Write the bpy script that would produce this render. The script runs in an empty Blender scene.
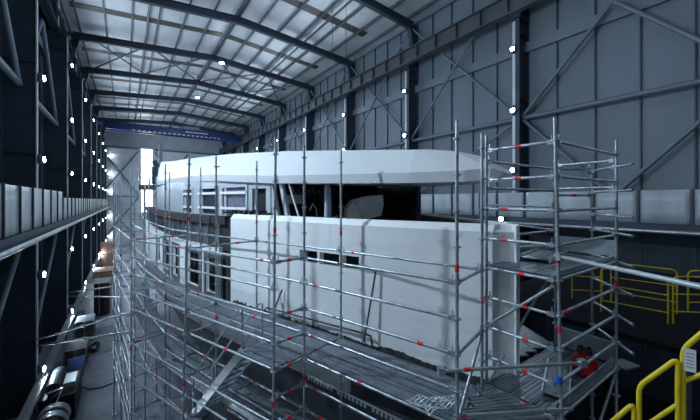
import bpy, math, random
from mathutils import Vector
random.seed(4)
C = bpy.context.scene.collection
F = 9.3                      # height of the camera platform above the hall floor: z = H + F
TH = math.radians(34.72); FPX = 324.5; HOR = 200.0
ORIG = {}
def un(x, y, t):
    u = (x-350)/FPX
    return Vector((t*(u*math.cos(TH)+math.sin(TH)), t*(-u*math.sin(TH)+math.cos(TH)), F-(y-HOR)/FPX*t))

# ------------------------------------------------------------------ materials
def mat(name, col, rough=.6, metal=0., noise=.12, scale=3., bump=0., bscale=20., emit=None, es=0., spots=None, stretch=(1,1,1)):
    m = bpy.data.materials.new(name); m.use_nodes = True
    n = m.node_tree.nodes; l = m.node_tree.links
    b = n['Principled BSDF']
    b.inputs['Roughness'].default_value = rough; b.inputs['Metallic'].default_value = metal
    tc = n.new('ShaderNodeTexCoord'); mp = n.new('ShaderNodeMapping'); mp.inputs['Scale'].default_value = stretch
    l.new(tc.outputs['Object'], mp.inputs['Vector'])
    nz = n.new('ShaderNodeTexNoise'); nz.inputs['Scale'].default_value = scale; nz.inputs['Detail'].default_value = 6
    l.new(mp.outputs['Vector'], nz.inputs['Vector'])
    cr = n.new('ShaderNodeValToRGB')
    cr.color_ramp.elements[0].position = .3; cr.color_ramp.elements[1].position = .7
    cr.color_ramp.elements[0].color = (*[c*(1-noise) for c in col], 1)
    cr.color_ramp.elements[1].color = (*[min(1, c*(1+noise)) for c in col], 1)
    l.new(nz.outputs['Fac'], cr.inputs['Fac'])
    out = cr.outputs['Color']
    if spots:
        nz2 = n.new('ShaderNodeTexNoise'); nz2.inputs['Scale'].default_value = spots[1]; nz2.inputs['Detail'].default_value = 8
        l.new(mp.outputs['Vector'], nz2.inputs['Vector'])
        r2 = n.new('ShaderNodeValToRGB'); r2.color_ramp.elements[0].position = spots[2]; r2.color_ramp.elements[1].position = spots[2]+.08
        l.new(nz2.outputs['Fac'], r2.inputs['Fac'])
        mx = n.new('ShaderNodeMix'); mx.data_type = 'RGBA'
        l.new(r2.outputs['Color'], mx.inputs[0]); l.new(out, mx.inputs[6]); mx.inputs[7].default_value = (*spots[0], 1)
        out = mx.outputs[2]
    l.new(out, b.inputs['Base Color'])
    if bump:
        nb = n.new('ShaderNodeTexNoise'); nb.inputs['Scale'].default_value = bscale; nb.inputs['Detail'].default_value = 4
        l.new(mp.outputs['Vector'], nb.inputs['Vector'])
        bp = n.new('ShaderNodeBump'); bp.inputs['Strength'].default_value = bump; bp.inputs['Distance'].default_value = .05
        l.new(nb.outputs['Fac'], bp.inputs['Height']); l.new(bp.outputs['Normal'], b.inputs['Normal'])
    if emit:
        b.inputs['Emission Color'].default_value = (*emit, 1); b.inputs['Emission Strength'].default_value = es
    return m
def corrugated(name, col, axis, freq, rough=.45, metal=.3, strength=.5):
    m = mat(name, col, rough, metal, .10, .6); n = m.node_tree.nodes; l = m.node_tree.links
    w = n.new('ShaderNodeTexWave'); w.bands_direction = axis; w.inputs['Scale'].default_value = freq
    tc = n.new('ShaderNodeTexCoord'); l.new(tc.outputs['Object'], w.inputs['Vector'])
    bp = n.new('ShaderNodeBump'); bp.inputs['Strength'].default_value = strength; bp.inputs['Distance'].default_value = .04
    l.new(w.outputs['Fac'], bp.inputs['Height']); l.new(bp.outputs['Normal'], n['Principled BSDF'].inputs['Normal'])
    return m
M = dict(
 floor=mat('concrete', (.29,.32,.40), .55, 0, .22, .5, .15, 8, spots=((.16,.18,.24), .9, .58)),
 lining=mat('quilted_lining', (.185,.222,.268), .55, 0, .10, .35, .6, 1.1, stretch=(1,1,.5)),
 darkwall=corrugated('dark_cladding_shade', (.030,.045,.065), 'Y', 3.0, .5, .1, .3),  # dark paint whose tone also carries the shade on these walls
 farwall=corrugated('white_cladding', (.86,.88,.92), 'X', 2.0, .6, 0, .2),
 farwall2=corrugated('grey_cladding', (.52,.55,.60), 'X', 2.0, .6, 0, .4),
 roofsheet=corrugated('roof_sheet', (.80,.82,.84), 'Y', 1.6, .42, .45, .35),
 skylight=mat('dusty_skylight', (.075,.062,.052), .35, 0, .35, 1.5),
 navy=mat('navy_steel', (.040,.058,.085), .5, .1, .15, 1.),
 greysteel=mat('grey_steel', (.17,.21,.27), .5, .2, .15, 1.),
 flange=mat('pale_flange', (.60,.66,.72), .5, .1, .10, 1.),
 purlin=mat('purlin_steel', (.11,.125,.15), .45, .4, .12, 1.),
 blue=mat('crane_blue', (.016,.034,.125), .4, 0, .12, .8),
 white=mat('white_paint', (.8,.82,.85), .5, 0, .04, 2.),
 panel=mat('sheeted_panel', (.46,.51,.57), .42, .05, .2, .8, .6, 3., stretch=(1,1,.3)),
 panel_lit=mat('lit_sheeted_panel', (.80,.84,.88), .32, .25, .2, .9, .6, 3., stretch=(1,1,.3)),  # brighter copy of the panel colour, holding light on the left gallery
 runway=mat('runway_steel', (.095,.105,.125), .5, .2, .15, 1.),
 galv=mat('galvanised', (.42,.48,.53), .38, .75, .22, 6., spots=((.22,.24,.27), 14., .64)),
 deck=mat('steel_deck', (.175,.20,.235), .40, .45, .20, 5., spots=((.20,.22,.25), 3., .66), stretch=(1,1,1)),
 alu=mat('aluminium', (.62,.68,.73), .3, .7, .12, 4.),
 red=mat('red_tape', (.75,.015,.03), .5, 0, .1, 8.),
 yellow=mat('yellow_paint', (.72,.56,.01), .4, 0, .15, 6., spots=((.30,.24,.06), 18., .68)),
 hull=mat('hull_white', (.84,.87,.90), .5, 0, .06, .7, .12, 3., spots=((.52,.55,.60), 1.6, .70)),
 hullgrey=mat('hull_primer', (.11,.125,.15), .6, 0, .35, .8, .1, 3., spots=((.07,.08,.09), 1.3, .60)),
 roofw=mat('roof_white', (.66,.69,.73), .42, 0, .03, .5),
 shadefloor=mat('shade_floor', (.010,.012,.016), 1., 0, .3, 1.),  # shade put into the colour of the right-hand floor and landing
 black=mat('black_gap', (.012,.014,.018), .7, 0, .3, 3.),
 grime=mat('grime', (.035,.035,.04), .9, 0, .6, 9., .4, 20.),
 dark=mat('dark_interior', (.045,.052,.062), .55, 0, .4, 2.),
 bulwark=mat('bulwark_dark', (.085,.10,.115), .6, 0, .4, 2., .2, 5.),
 house=mat('deckhouse_grey', (.50,.55,.61), .35, .1, .08, .9),
 glass=mat('dark_glass', (.030,.035,.065), .12, .0, .3, 1.5),
 film=mat('film_glass', (.20,.21,.30), .25, .1, .25, 6., .3, 8.),
 foil=mat('foil', (.80,.82,.84), .3, .35, .2, 2., .8, 6.),
 cloth=mat('pale_sheet', (.55,.64,.80), .6, 0, .1, 4., .6, 6.),
 timber=mat('timber', (.42,.28,.17), .7, 0, .2, 3.),
 salmon=mat('salmon_wrap', (.42,.24,.19), .6, 0, .15, 2.),
 redtank=mat('red_enamel', (.42,.008,.012), .25, 0, .1, 5.),
 rubber=mat('rubber', (.015,.017,.02), .45, 0, .3, 5.),
 bluecl=mat('blue_clamp', (.02,.12,.6), .4, 0, .1, 5.),
 paper=mat('paper', (.72,.75,.80), .8, 0, .04, 4.),
 ink=mat('ink', (.25,.27,.30), .8, 0, .1, 4.),
 lamp=mat('lamp_lens', (.9,.95,1.), .4, 0, 0, 1, emit=(.80,.90,1.), es=90.),
 day=mat('daylight_panel', (.9,.95,1.), .4, 0, 0, 1, emit=(.86,.93,1.), es=5.),
)

M['shadefloor'].node_tree.nodes['Principled BSDF'].inputs['Specular IOR Level'].default_value = .05
# ------------------------------------------------------------------ mesh builder
class MB:
    def __init__(s): s.v = []; s.f = []; s.sm = []
    def add(s, vs, fs, smooth=False):
        k = len(s.v); s.v += [tuple(v) for v in vs]
        for f in fs: s.f.append(tuple(i+k for i in f)); s.sm.append(smooth)
        return s
    def box(s, c, d, ax=None, ay=None):
        c = Vector(c); ax = Vector(ax or (1,0,0)).normalized()
        ay = Vector(ay).normalized() if ay is not None else (Vector((0,1,0)) if abs(ax.y) < .99 else Vector((-1,0,0)))
        az = ax.cross(ay).normalized(); ay = az.cross(ax)
        vs = [c+ax*(i*d[0]/2)+ay*(j*d[1]/2)+az*(k*d[2]/2) for k in (-1,1) for j in (-1,1) for i in (-1,1)]
        return s.add(vs, [(0,2,3,1),(4,5,7,6),(0,1,5,4),(2,6,7,3),(0,4,6,2),(1,3,7,5)])
    def mm(s, a, b): return s.box([(p+q)/2 for p, q in zip(a, b)], [abs(q-p) for p, q in zip(a, b)])
    def tube(s, a, b, r, n=8, r2=None):
        a = Vector(a); b = Vector(b); d = (b-a)
        if d.length < 1e-6: return s
        d.normalize(); p = d.cross(Vector((0,0,1)) if abs(d.z) < .9 else Vector((1,0,0))).normalized(); q = d.cross(p)
        r2 = r if r2 is None else r2; vs = []
        for c, rr in ((a, r), (b, r2)):
            for i in range(n):
                w = 2*math.pi*i/n; vs.append(c+p*(rr*math.cos(w))+q*(rr*math.sin(w)))
        s.add(vs, [(i, (i+1)%n, n+(i+1)%n, n+i) for i in range(n)], True)
        return s.add(vs, [tuple(range(n))[::-1], tuple(range(n, 2*n))])
    def path(s, pts, r, n=8):
        pts = [Vector(p) for p in pts]; vs = []; m = len(pts); up = None
        for i, c in enumerate(pts):
            d = (pts[min(i+1, m-1)]-pts[max(i-1, 0)]).normalized()
            if up is None: up = d.cross(Vector((0,0,1)) if abs(d.z) < .9 else Vector((1,0,0))).normalized()
            up = (up-d*up.dot(d)).normalized(); q = d.cross(up)
            for k in range(n):
                w = 2*math.pi*k/n; vs.append(c+up*(r*math.cos(w))+q*(r*math.sin(w)))
        fs = [(i*n+k, i*n+(k+1)%n, (i+1)*n+(k+1)%n, (i+1)*n+k) for i in range(m-1) for k in range(n)]
        s.add(vs, fs, True)
        return s.add(vs, [tuple(range(n))[::-1], tuple(range((m-1)*n, m*n))])
    def ibeam(s, a, b, h, w, tw=.03, tf=.04, up=(0,0,1)):
        a = Vector(a); b = Vector(b); d = (b-a); L = d.length; d.normalize(); up = Vector(up)
        side = d.cross(up).normalized(); up = side.cross(d).normalized(); c = (a+b)/2
        s.box(c, (L, tw, h), d, side); s.box(c+up*(h/2-tf/2), (L, w, tf), d, side); s.box(c-up*(h/2-tf/2), (L, w, tf), d, side)
        return s
    def prism(s, prof, path):       # prof: list of (side, up) points swept straight from path[0] to path[1]
        a, b = Vector(path[0]), Vector(path[1]); d = (b-a).normalized(); side = d.cross(Vector((0,0,1))).normalized(); up = side.cross(d)
        n = len(prof); vs = [c+side*p[0]+up*p[1] for c in (a, b) for p in prof]
        return s.add(vs, [(i, (i+1)%n, n+(i+1)%n, n+i) for i in range(n)]+[tuple(range(n))[::-1], tuple(range(n, 2*n))])
    def build(s, name, m, parent=None):
        o0 = ORIG.get(parent.name, Vector((0,0,0))) if parent else Vector((0,0,0))
        me = bpy.data.meshes.new(name)
        if parent: vs = [(v[0]-o0.x, v[1]-o0.y, v[2]-o0.z) for v in s.v]
        else: vs = s.v
        me.from_pydata(vs, [], s.f)
        me.polygons.foreach_set('use_smooth', s.sm)
        me.materials.append(M[m] if isinstance(m, str) else m); me.update()
        o = bpy.data.objects.new(name, me); C.objects.link(o)
        if parent: o.parent = parent; ORIG[o.name] = o0
        return o
def thing(name, label, cat, loc, group=None):
    o = bpy.data.objects.new(name, None); o.empty_display_size = .2; C.objects.link(o); o.location = loc
    o['label'] = label; o['category'] = cat
    if group: o['group'] = group
    ORIG[o.name] = Vector(loc); return o
def tag(o, label, cat, group=None):
    o['label'] = label; o['category'] = cat
    if group: o['group'] = group
    return o
def solo(mb, name, m, label, cat, loc=None, group=None):      # a thing that is one mesh, origin at its base
    vs = mb.v
    if loc is None:
        zs = min(v[2] for v in vs); loc = (sum(v[0] for v in vs)/len(vs), sum(v[1] for v in vs)/len(vs), zs)
    mb.v = [(v[0]-loc[0], v[1]-loc[1], v[2]-loc[2]) for v in vs]
    o = mb.build(name, m); o.location = loc; return tag(o, label, cat, group)
def struct(name, mb, m):
    o = mb.build(name, m); o['kind'] = 'structure'; return o
ORD = ['nearest','second','third','fourth','fifth','sixth','seventh','eighth','ninth','tenth','eleventh']
def z(H): return H+F

# ------------------------------------------------------------------ the hall
XL, XR = -3.2, 19.4; WL, WR = -4.3, 20.5; XM = 8.1
Y0 = 10.4; S = 9.2; YF = 84.0; YN = -18.0
def fy(k): return Y0+S*k if k < 8 else YF-.45
struct('floor', MB().mm((WL-.3, YN, -.2), (WR+.3, YF+.3, 0)), 'floor')
struct('floor_shade_1', MB().mm((10.8, YN, 0), (WR, 16, .015)), 'shadefloor')  # black slab laid over the concrete to stand for shade
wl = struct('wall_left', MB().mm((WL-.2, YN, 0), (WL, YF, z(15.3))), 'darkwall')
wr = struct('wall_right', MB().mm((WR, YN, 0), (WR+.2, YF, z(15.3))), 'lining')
MB().mm((WR-.06, YN, 0), (WR, YF, z(-1.1))).build('lower_wall_shade', 'darkwall', wr)  # dark sheet over the wall stands for shade below the gallery
wf = struct('wall_far', MB().mm((WL-.2, YF, 0), (WR+.2, YF+.2, z(11.3))), 'farwall')
MB().mm((WL-.2, YF-.12, z(11.3)), (WR+.2, YF+.2, z(16.2))).build('upper_cladding', 'farwall2', wf)
# roof sheets with skylight strips
def rz(x): return z(16.28-(abs(x-XM)/12.4)*.95)
r = MB()
for a, b in ((WL-.2, XM), (XM, WR+.2)):
    r.add([(a,YN,rz(a)),(b,YN,rz(b)),(b,YF+.2,rz(b)),(a,YF+.2,rz(a)),(a,YN,rz(a)+.12),(b,YN,rz(b)+.12),(b,YF+.2,rz(b)+.12),(a,YF+.2,rz(a)+.12)],
          [(0,3,2,1),(4,5,6,7),(0,1,5,4),(2,3,7,6),(0,4,7,3),(1,2,6,5)])
ceil = struct('ceiling', r, 'roofsheet')
for k in range(-2, 8):
    y = fy(k)+S*.5
    for a, b in ((WL+.7, XM-.3), (XM+.3, WR-2.0)):
        MB().add([(a,y-.45,rz(a)-.02),(b,y-.45,rz(b)-.02),(b,y+.45,rz(b)-.02),(a,y+.45,rz(a)-.02),(a,y-.45,rz(a)+.01),(b,y-.45,rz(b)+.01),(b,y+.45,rz(b)+.01),(a,y+.45,rz(a)+.01)],
                 [(0,1,2,3),(4,7,6,5),(0,4,5,1),(2,6,7,3),(0,3,7,4),(1,5,6,2)]).build('skylight_strip', 'skylight', ceil)
for i in range(-6, 7):
    x = XM+i*1.9
    for dx in ((-.16, .16) if i == 0 else (0,)):
        MB().box((x+dx, (YN+YF)/2, rz(x+dx)-.13), (.11, YF-YN, .24)).build('purlin', 'purlin', ceil)
for x in (1.62, 14.4): MB().tube((x, YN, rz(x)-.34), (x, YF, rz(x)-.34), .09, 10).build('sprinkler_main', 'purlin', ceil)
for x in (WL+.35, WR-.35):
    MB().tube((x, YN, z(14.95)), (x, YF, z(14.95)), .11, 10).build('eaves_tube', 'greysteel', ceil)
# roof wind braces in two bays
for k in (3,):
    for x0, x1 in ((WL+1.5, 1.9), (1.9, XM-.3), (XM+.3, 14.2), (14.2, WR-1.3)):
        for p, q in ((0, 1), (1, 0)):
            MB().tube((x0, fy(k)+(S-.3)*p+.15, rz(x0)-.36), (x1, fy(k)+(S-.3)*q+.15, rz(x1)-.36), .085).build('wind_brace', 'purlin', ceil)

# frames: columns (each a thing) and rafters (each a thing)
for k in range(-2, 9):
    y = fy(k)
    for side, xi, xw in (('left', XL, WL), ('right', XR, WR)):
        sgn = 1 if side == 'right' else -1
        vis = k-(1 if side == 'left' else 0)
        lab = f'{ORD[vis]} built-up steel column along the {side} wall' if vis >= 0 else f'steel column of the {side} wall standing behind the viewpoint'
        if vis == 0: lab = f'built-up steel column of the {side} wall nearest the viewpoint'
        c = thing('steel_column', lab, 'column', ((xi+xw)/2, y, 0), None if vis >= 0 else f'columns behind the viewpoint {side}')
        w = MB().mm((xi, y-.05, 0), (xw, y+.05, z(11.1))); w.mm((xi+sgn*.45, y-.05, z(11.1)), (xw, y+.05, z(14.6)))
        w.mm((xw-sgn*.06, y-.25, 0), (xw, y+.25, z(14.9)))
        for hh in (-6, -2, 2, 6, 10): w.mm((xi, y-.22, z(hh)), (xw, y+.22, z(hh)+.03))
        w.build('web', 'navy', c)
        hw = .11 if side == 'left' else .22; fl = MB().mm((xi-sgn*.03, y-hw, 0), (xi+sgn*.02, y+hw, z(11.1)))
        fl.mm((xi+sgn*.42, y-.2, z(11.1)), (xi+sgn*.46, y+.2, z(13.6)))
        fl.build('inner_flange', 'flange' if side == 'left' else 'navy', c)
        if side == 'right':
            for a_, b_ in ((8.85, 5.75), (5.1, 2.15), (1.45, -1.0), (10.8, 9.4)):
                MB().mm((xi-.05, y+.02, z(b_)), (xi-.03, y+.2, z(a_))).build('lamplight_strip', 'flange', c)  # lamplight below each floodlight, painted on the flange as a pale strip
        MB().mm((xi-sgn*.15, y-.3, z(10.95)), (xw, y+.3, z(11.12))).build('corbel', 'navy', c)
    # rafter
    vis = k
    lab = (f'{ORD[k]} dark roof rafter spanning the hall' if k > 0 else 'dark roof rafter nearest the viewpoint') if k >= 0 else 'dark roof rafter above and behind the viewpoint'
    ra = thing('roof_rafter', lab, 'rafter', (XM, y, z(15.4)), None if k >= 0 else 'rafters behind the viewpoint')
    for s in (-1, 1):
        mb = MB()
        xe = XM+s*12.2
        a = Vector((XM, y, rz(XM)-.62)); b = Vector((xe, y, rz(xe)-.62))
        mb.ibeam(a, b, .62, .34, .04, .05)
        # haunch plate at the eaves
        x1 = XM+s*9.2
        hp = [(x1, rz(x1)-.9), (XM+s*11.5, rz(XM+s*11.5)-.95), (XM+s*11.78, z(13.2)), (XM+s*12.35, z(13.2)), (XM+s*12.35, rz(xe)-.4), (x1, rz(x1)-.6)]
        n = len(hp); vs = [(p[0], y+d, p[1]) for d in (-.06, .06) for p in hp]
        mb.add(vs, [tuple(range(n)), tuple(range(n, 2*n))[::-1]]+[(i, n+i, n+(i+1)%n, (i+1)%n) for i in range(n)])
        # stiff lower flange of the haunch
        for p, q in ((hp[0], hp[1]), (hp[1], hp[2])):
            d = (Vector((q[0], y, q[1]))-Vector((p[0], y, p[1])))
            mb.box(((p[0]+q[0])/2, y, (p[1]+q[1])/2), (d.length, .34, .05), d, (0,1,0))
        mb.build('rafter_half', 'navy', ra)
    MB().box((XM, y, rz(XM)-.62), (.06, .36, .75)).build('ridge_plate', 'navy', ra)

# wall framing: parts of each wall
for side, W, xi, w in (('left', WL, XL, wl), ('right', WR, XR, wr)):
    sgn = -1 if side == 'right' else 1
    pm = 'navy'
    for k in range(-2, 8):
        for j in range(1, 5):
            y = fy(k)+S*j/5
            MB().mm((W, y-.035, 0), (W+sgn*.09, y+.035, z(15.2))).build('wall_post', pm, w)
    for H0, H1 in ((9.1, 9.7),) if side == 'right' else ((9.1, 9.6),):
        MB().mm((W+sgn*.09, YN, z(H0)), (W+sgn*.24, YF, z(H1))).build('girt', 'lining' if side == 'right' else 'navy', w)
    bx = W+sgn*.55; bm = 'greysteel'
    for k in range(-2, 8):
        y, y2 = fy(k)+.12, fy(k+1)-.12; ym = (y+y2)/2
        MB().tube((bx, y, z(5.0)), (bx, y2, z(5.0)), .14, 10).build('strut_tube', bm, w)
        if k < 0 or side == 'left':
            for ya, yb in ((y, ym-.1), (y2, ym+.1)):
                MB().tube((bx, ya, z(5.1)), (bx, yb, z(9.8)), .11, 10).build('brace_tube', bm, w)
                if side == 'right': MB().tube((bx, ya, z(4.9)), (bx, yb, z(.3)), .11, 10).build('brace_tube', bm, w)
        else:
            MB().tube((bx, y, z(5.1)), (bx, y2, z(14.4)), .09, 10).build('brace_tube', bm, w)
            MB().tube((bx-.2*1, y2, z(5.1)), (bx-.2, y, z(14.4)), .09, 10).build('brace_tube', bm, w)
            if side == 'right' and k < 3:
                MB().tube((bx, y, z(4.9)), (bx, y2, z(.2)), .09, 10).build('brace_tube', bm, w)
    if side == 'left':
        for k in range(-1, 8):
            y, y2 = fy(k)+.12, fy(k+1)-.12
            MB().tube((bx, y, z(-8.6)), (bx, y2, z(-2.2)), .10, 10).build('brace_tube', bm, w)

# far wall bracing and daylight door
for x0, x1 in ((WL+.2, 2.4), (5.4, 12.0), (12.0, 19)):
    for p, q in ((0, 1), (1, 0)):
        MB().tube((x0, YF-.3, z(10.6-9.5*p)), (x1, YF-.3, z(10.6-9.5*q)), .14).build('brace_tube', 'greysteel', wf)
        MB().tube((x0, YF-.3, z(.6-9.5*p)), (x1, YF-.3, z(.6-9.5*q)), .12).build('brace_tube', 'greysteel', wf)
    MB().box(((x0+x1)/2, YF-.25, z(11.1)), (x1-x0, .3, .35)).build('girt', 'greysteel', wf)
    MB().box(((x0+x1)/2, YF-.25, z(.8)), (x1-x0, .25, .2)).build('girt', 'greysteel', wf)
dn = struct('window_1', MB().mm((2.85, YF-.14, z(-2.5)), (4.95, YF-.02, z(11.15))), 'day')
fr = MB()
for x in (2.8, 5.0): fr.mm((x-.08, YF-.2, z(-2.6)), (x+.08, YF-.02, z(11.25)))
fr.mm((2.72, YF-.2, z(11.1)), (5.08, YF-.02, z(11.3))); fr.build('window_frame', 'white', dn)

# crane runway beams
for side, x, sgn in (('left', XL-.55, -1), ('right', XR-.4, 1)):
    t = thing('crane_runway', f'long crane runway beam high on the {side} wall', 'crane rail', (x, YN, z(11.12)))
    MB().ibeam((x, YN, z(11.7)), (x, YF-.3, z(11.7)), 1.15, .5, .05, .07).build('girder', 'runway' if sgn > 0 else 'navy', t)
    MB().mm((x-.04, YN, z(12.27)), (x+.04, YF-.4, z(12.38))).build('rail', 'purlin', t)
    y = YN+1
    while y < YF: MB().mm((x-.24, y-.02, z(11.15)), (x+.24, y+.02, z(12.2))).build('stiffener', 'runway' if sgn > 0 else 'navy', t); y += 1.84
# overhead crane
cr = thing('overhead_crane', 'blue travelling bridge crane across the far end of the hall', 'crane', (8.1, 66, z(12.4)))
for y in (65.2, 67.0):
    MB().mm((XL+.3, y-.25, z(11.55)), (XR-.3, y+.25, z(12.75))).build('bridge_girder', 'blue', cr)
for x in (XL-.1, XR-.4): MB().mm((x-.3, 64.2, z(12.4)), (x+.3, 68, z(12.85))).build('end_carriage', 'blue', cr)
MB().mm((8.6, 64.8, z(12.76)), (11.2, 67.4, z(13.3))).build('hoist_trolley', 'greysteel', cr)
mb = MB()
for i in range(9): mb.mm((9.0+i*.42, 64.93, z(12.2)), (9.0+i*.42+.26, 64.949, z(12.38)))
mb.build('lettering_strip', 'white', cr)
mb = MB(); x = XL+1
for zz in (13.15, 13.6): mb.tube((XL+1, 64.95, z(zz)), (XR-1, 64.95, z(zz)), .03)
while x < XR-.5: mb.tube((x, 64.95, z(12.75)), (x, 64.95, z(13.6)), .03); x += 1.8
mb.build('guard_rail', 'purlin', cr)
mb = MB(); x = 1.
while x < 15: mb.mm((x, 64.92, z(11.62)), (x+.35, 64.949, z(11.74))); x += .75
mb.build('cable_carriers', 'white', cr)

# lamps
lamp_col = (.66, .84, 1.)
def floodlight(p, n, label, power, group=None):
    p = Vector(p); n = Vector(n); t = thing('floodlight', label, 'lamp', p, group)
    MB().box(p+n*.04, (.07, .07, .4), n).build('bracket', 'navy', t)
    MB().box(p+n*.14, (.13, .28, .28), n).build('housing', 'greysteel', t)
    MB().tube(p+n*.20, p+n*.23, .115, 14).build('lens', 'lamp', t)
    ld = bpy.data.lights.new('lamp_glow', 'SPOT'); ld.energy = power; ld.color = lamp_col; ld.shadow_soft_size = .10
    ld.spot_size = math.radians(172); ld.spot_blend = .35
    lo = bpy.data.objects.new('lamp_glow', ld); C.objects.link(lo); lo.parent = t
    lo.location = n*.30; lo.rotation_euler = Vector(n).to_track_quat('-Z', 'Y').to_euler()
LV = [(9.1, 'topmost of its lamps'), (5.4, 'second lamp from its top'), (1.8, 'just above the gallery'), (-3.3, 'just below the gallery'), (-7.5, 'lowest, near the floor')]
PW = 1.0
for k in range(-2, 9):
    for i, (H, d) in enumerate(LV):
        v = k-1
        col = (('nearest' if v == 0 else ORD[v])+' left wall column') if v >= 0 else None
        lab = f'bright floodlight on the {col}, {d}' if col else 'floodlight on a left wall column outside the view'
        pw = (430, 190, 150, 130, 130)[i]*PW
        if i == 0 and k > 2: pw = 800*PW
        if i == 1 and 1 <= k <= 4: pw = 600*PW
        if k >= 5: pw = (max(pw, 450*PW) if i < 3 else 90*PW) if k < 7 else (120 if k == 7 else 35)*PW
        if k == 0: pw = (340, 2600, 60, 40, 30)[i]*PW
        if k < 0: pw = (260, 60, 30, 20, 20)[i]*PW
        floodlight((XL+.035, fy(k), z(H)), (1, -.12, 0), lab, pw, None if col else 'floodlights outside the view')
    for i, (H, d) in enumerate(LV[:3]):
        if k > 6: continue
        col = ('nearest' if k == 0 else ORD[k])+' right wall column' if k >= 0 else None
        lab = f'bright floodlight on the {col}, {d}' if col else 'floodlight on a right wall column outside the view'
        floodlight((XR-.035, fy(k)+.11, z(H)), (-1, -.12, -.0), lab, (260 if k > 3 else 150 if k >= 0 else 70)*PW, None if col else 'right floodlights outside the view')
floodlight((18.38, 10.7, z(-1.12)), (-1,-.3,0), 'bright lamp on the right gallery edge, seen just above the bow', 60*PW)
def pendant(p, label, power, group=None):
    p = Vector(p); t = thing('pendant_lamp', label, 'lamp', p, group)
    MB().tube(p+Vector((0,0,.05)), p+Vector((0,0,.3)), .28, 14, .12).build('shade', 'greysteel', t)
    MB().tube(p, p+Vector((0,0,.05)), .24, 14).build('lens', 'lamp', t)
    MB().tube(p+Vector((0,0,.3)), (p.x, p.y, rz(p.x)-.24), .02, 6).build('hanger', 'greysteel', t)
    ld = bpy.data.lights.new('lamp_glow', 'SPOT'); ld.energy = power; ld.color = lamp_col; ld.shadow_soft_size = .2
    ld.spot_size = math.radians(170); ld.spot_blend = .3
    lo = bpy.data.objects.new('lamp_glow', ld); C.objects.link(lo); lo.parent = t; lo.location = (0,0,-.08)
pendant((XM+.55, 37.0, z(14.9)), 'bright high-bay lamp under the roof ridge, nearer of two', 1500*PW)
pendant((XM+.55, 51.5, z(14.9)), 'bright high-bay lamp under the roof ridge, farther of two', 1500*PW)
for y in (2., -8.): pendant((XM, y, z(14.9)), 'high-bay lamp under the roof outside the view', 120*PW, 'high-bay lamps outside the view')
sp = un(272, 2, 22)
sd = thing('ceiling_speaker', 'small dark box hanging under the roof sheets near the top edge', 'speaker', (sp.x, sp.y, rz(sp.x)-.7))
MB().box((sp.x, sp.y, rz(sp.x)-.62), (.5, .35, .25)).build('cabinet', 'navy', sd)
MB().box((sp.x, sp.y, rz(sp.x)-.37), (.06, .06, .28)).build('bracket', 'navy', sd)
# two thin hanging rods from the roof on the right
for i, x in enumerate((332.5, 346)):
    p = un(x, 60, 26)
    solo(MB().tube((p.x, p.y, p.z), (p.x, p.y, rz(p.x)), .018, 6), 'hanging_rod', 'navy',
         ('left' if i == 0 else 'right')+' of two thin rods hanging from the roof', 'rod')

# galleries with sheeted parapet panels
def gallery(side, x, sgn, ya, yb, wallx):
    g = thing('gallery', f'long {side} wall gallery with a row of pale sheeted parapet panels', 'gallery', (x, ya, z(-1.45)))
    mb = MB().mm((x-sgn*.03, ya, z(-1.45)), (x+sgn*.22, yb, z(-1.02))); mb.build('edge_beam', 'navy', g)
    MB().mm((x+sgn*.2, ya, z(-1.12)), (x+sgn*.54, yb, z(-1.04))).build('walkway', 'navy', g)
    y = ya; i = 0
    while y < yb-1.7:
        h = .42 if (y < 20.5 or side == 'right') else .12
        mb = MB()
        # sheet with soft vertical folds
        n = 9; vs = []
        for r_ in range(4):
            for c in range(n):
                vs.append((x+sgn*(.03+(.03 if sgn < 0 else .008)*math.sin(c*1.9+i)*(1 if 0 < c < n-1 else 0)), y+.06+1.53*c/(n-1), z(-1.0)+(h+1.0)*r_/3))
        k0 = len(vs); vs += [(v[0]+sgn*.06, v[1], v[2]) for v in vs]
        fs = []
        for r_ in range(3):
            for c in range(n-1):
                a = r_*n+c; fs += [(a, a+1, a+n+1, a+n), (k0+a, k0+a+n, k0+a+n+1, k0+a+1)]
        for c in range(n-1): fs += [(c, k0+c, k0+c+1, c+1), (3*n+c, 3*n+c+1, k0+3*n+c+1, k0+3*n+c)]
        for r_ in range(3): fs += [(r_*n, (r_+1)*n, k0+(r_+1)*n, k0+r_*n), (r_*n+n-1, k0+r_*n+n-1, k0+(r_+1)*n+n-1, (r_+1)*n+n-1)]
        mb.add(vs, fs, True); mb.build('parapet_panel', 'panel' if sgn > 0 else 'panel_lit', g)
        MB().mm((x-sgn*.02, y-.04, z(-1.02)), (x+sgn*.12, y+.04, z(h+.03))).build('post', 'navy', g)
        y += 1.65; i += 1
    for k in range(-1, 8):
        if ya < fy(k) < yb: MB().mm((x+sgn*.3, fy(k)-.1, z(-1.4)), ((XL if sgn < 0 else XR)-sgn*.035, fy(k)+.1, z(-1.12))).build('bracket', 'navy', g)
    r1 = MB().tube((x-sgn*.18, ya, z(-1.33)), (x-sgn*.18, yb, z(-1.33)), .085, 10); r1.build('service_pipe', 'galv', g)
gallery('left', -2.6, -1, 10.45, 82.5, WL)
gallery('right', 18.5, 1, 1.2, 82.5, WR)

# pipe rail low along the left wall
t = thing('cable_tray', 'pale straight cable tray running low along the left wall', 'cable tray', (-3.02, 9, z(-7.95)))
MB().mm((-3.16, 8, z(-7.95)), (-2.84, 70, z(-7.80))).build('tray', 'alu', t)
y = 10.
while y < 70: MB().mm((-2.9, y-.03, z(-7.99)), (-3.16, y+.03, z(-7.95))).build('bracket', 'navy', t); y += 4.6

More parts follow.
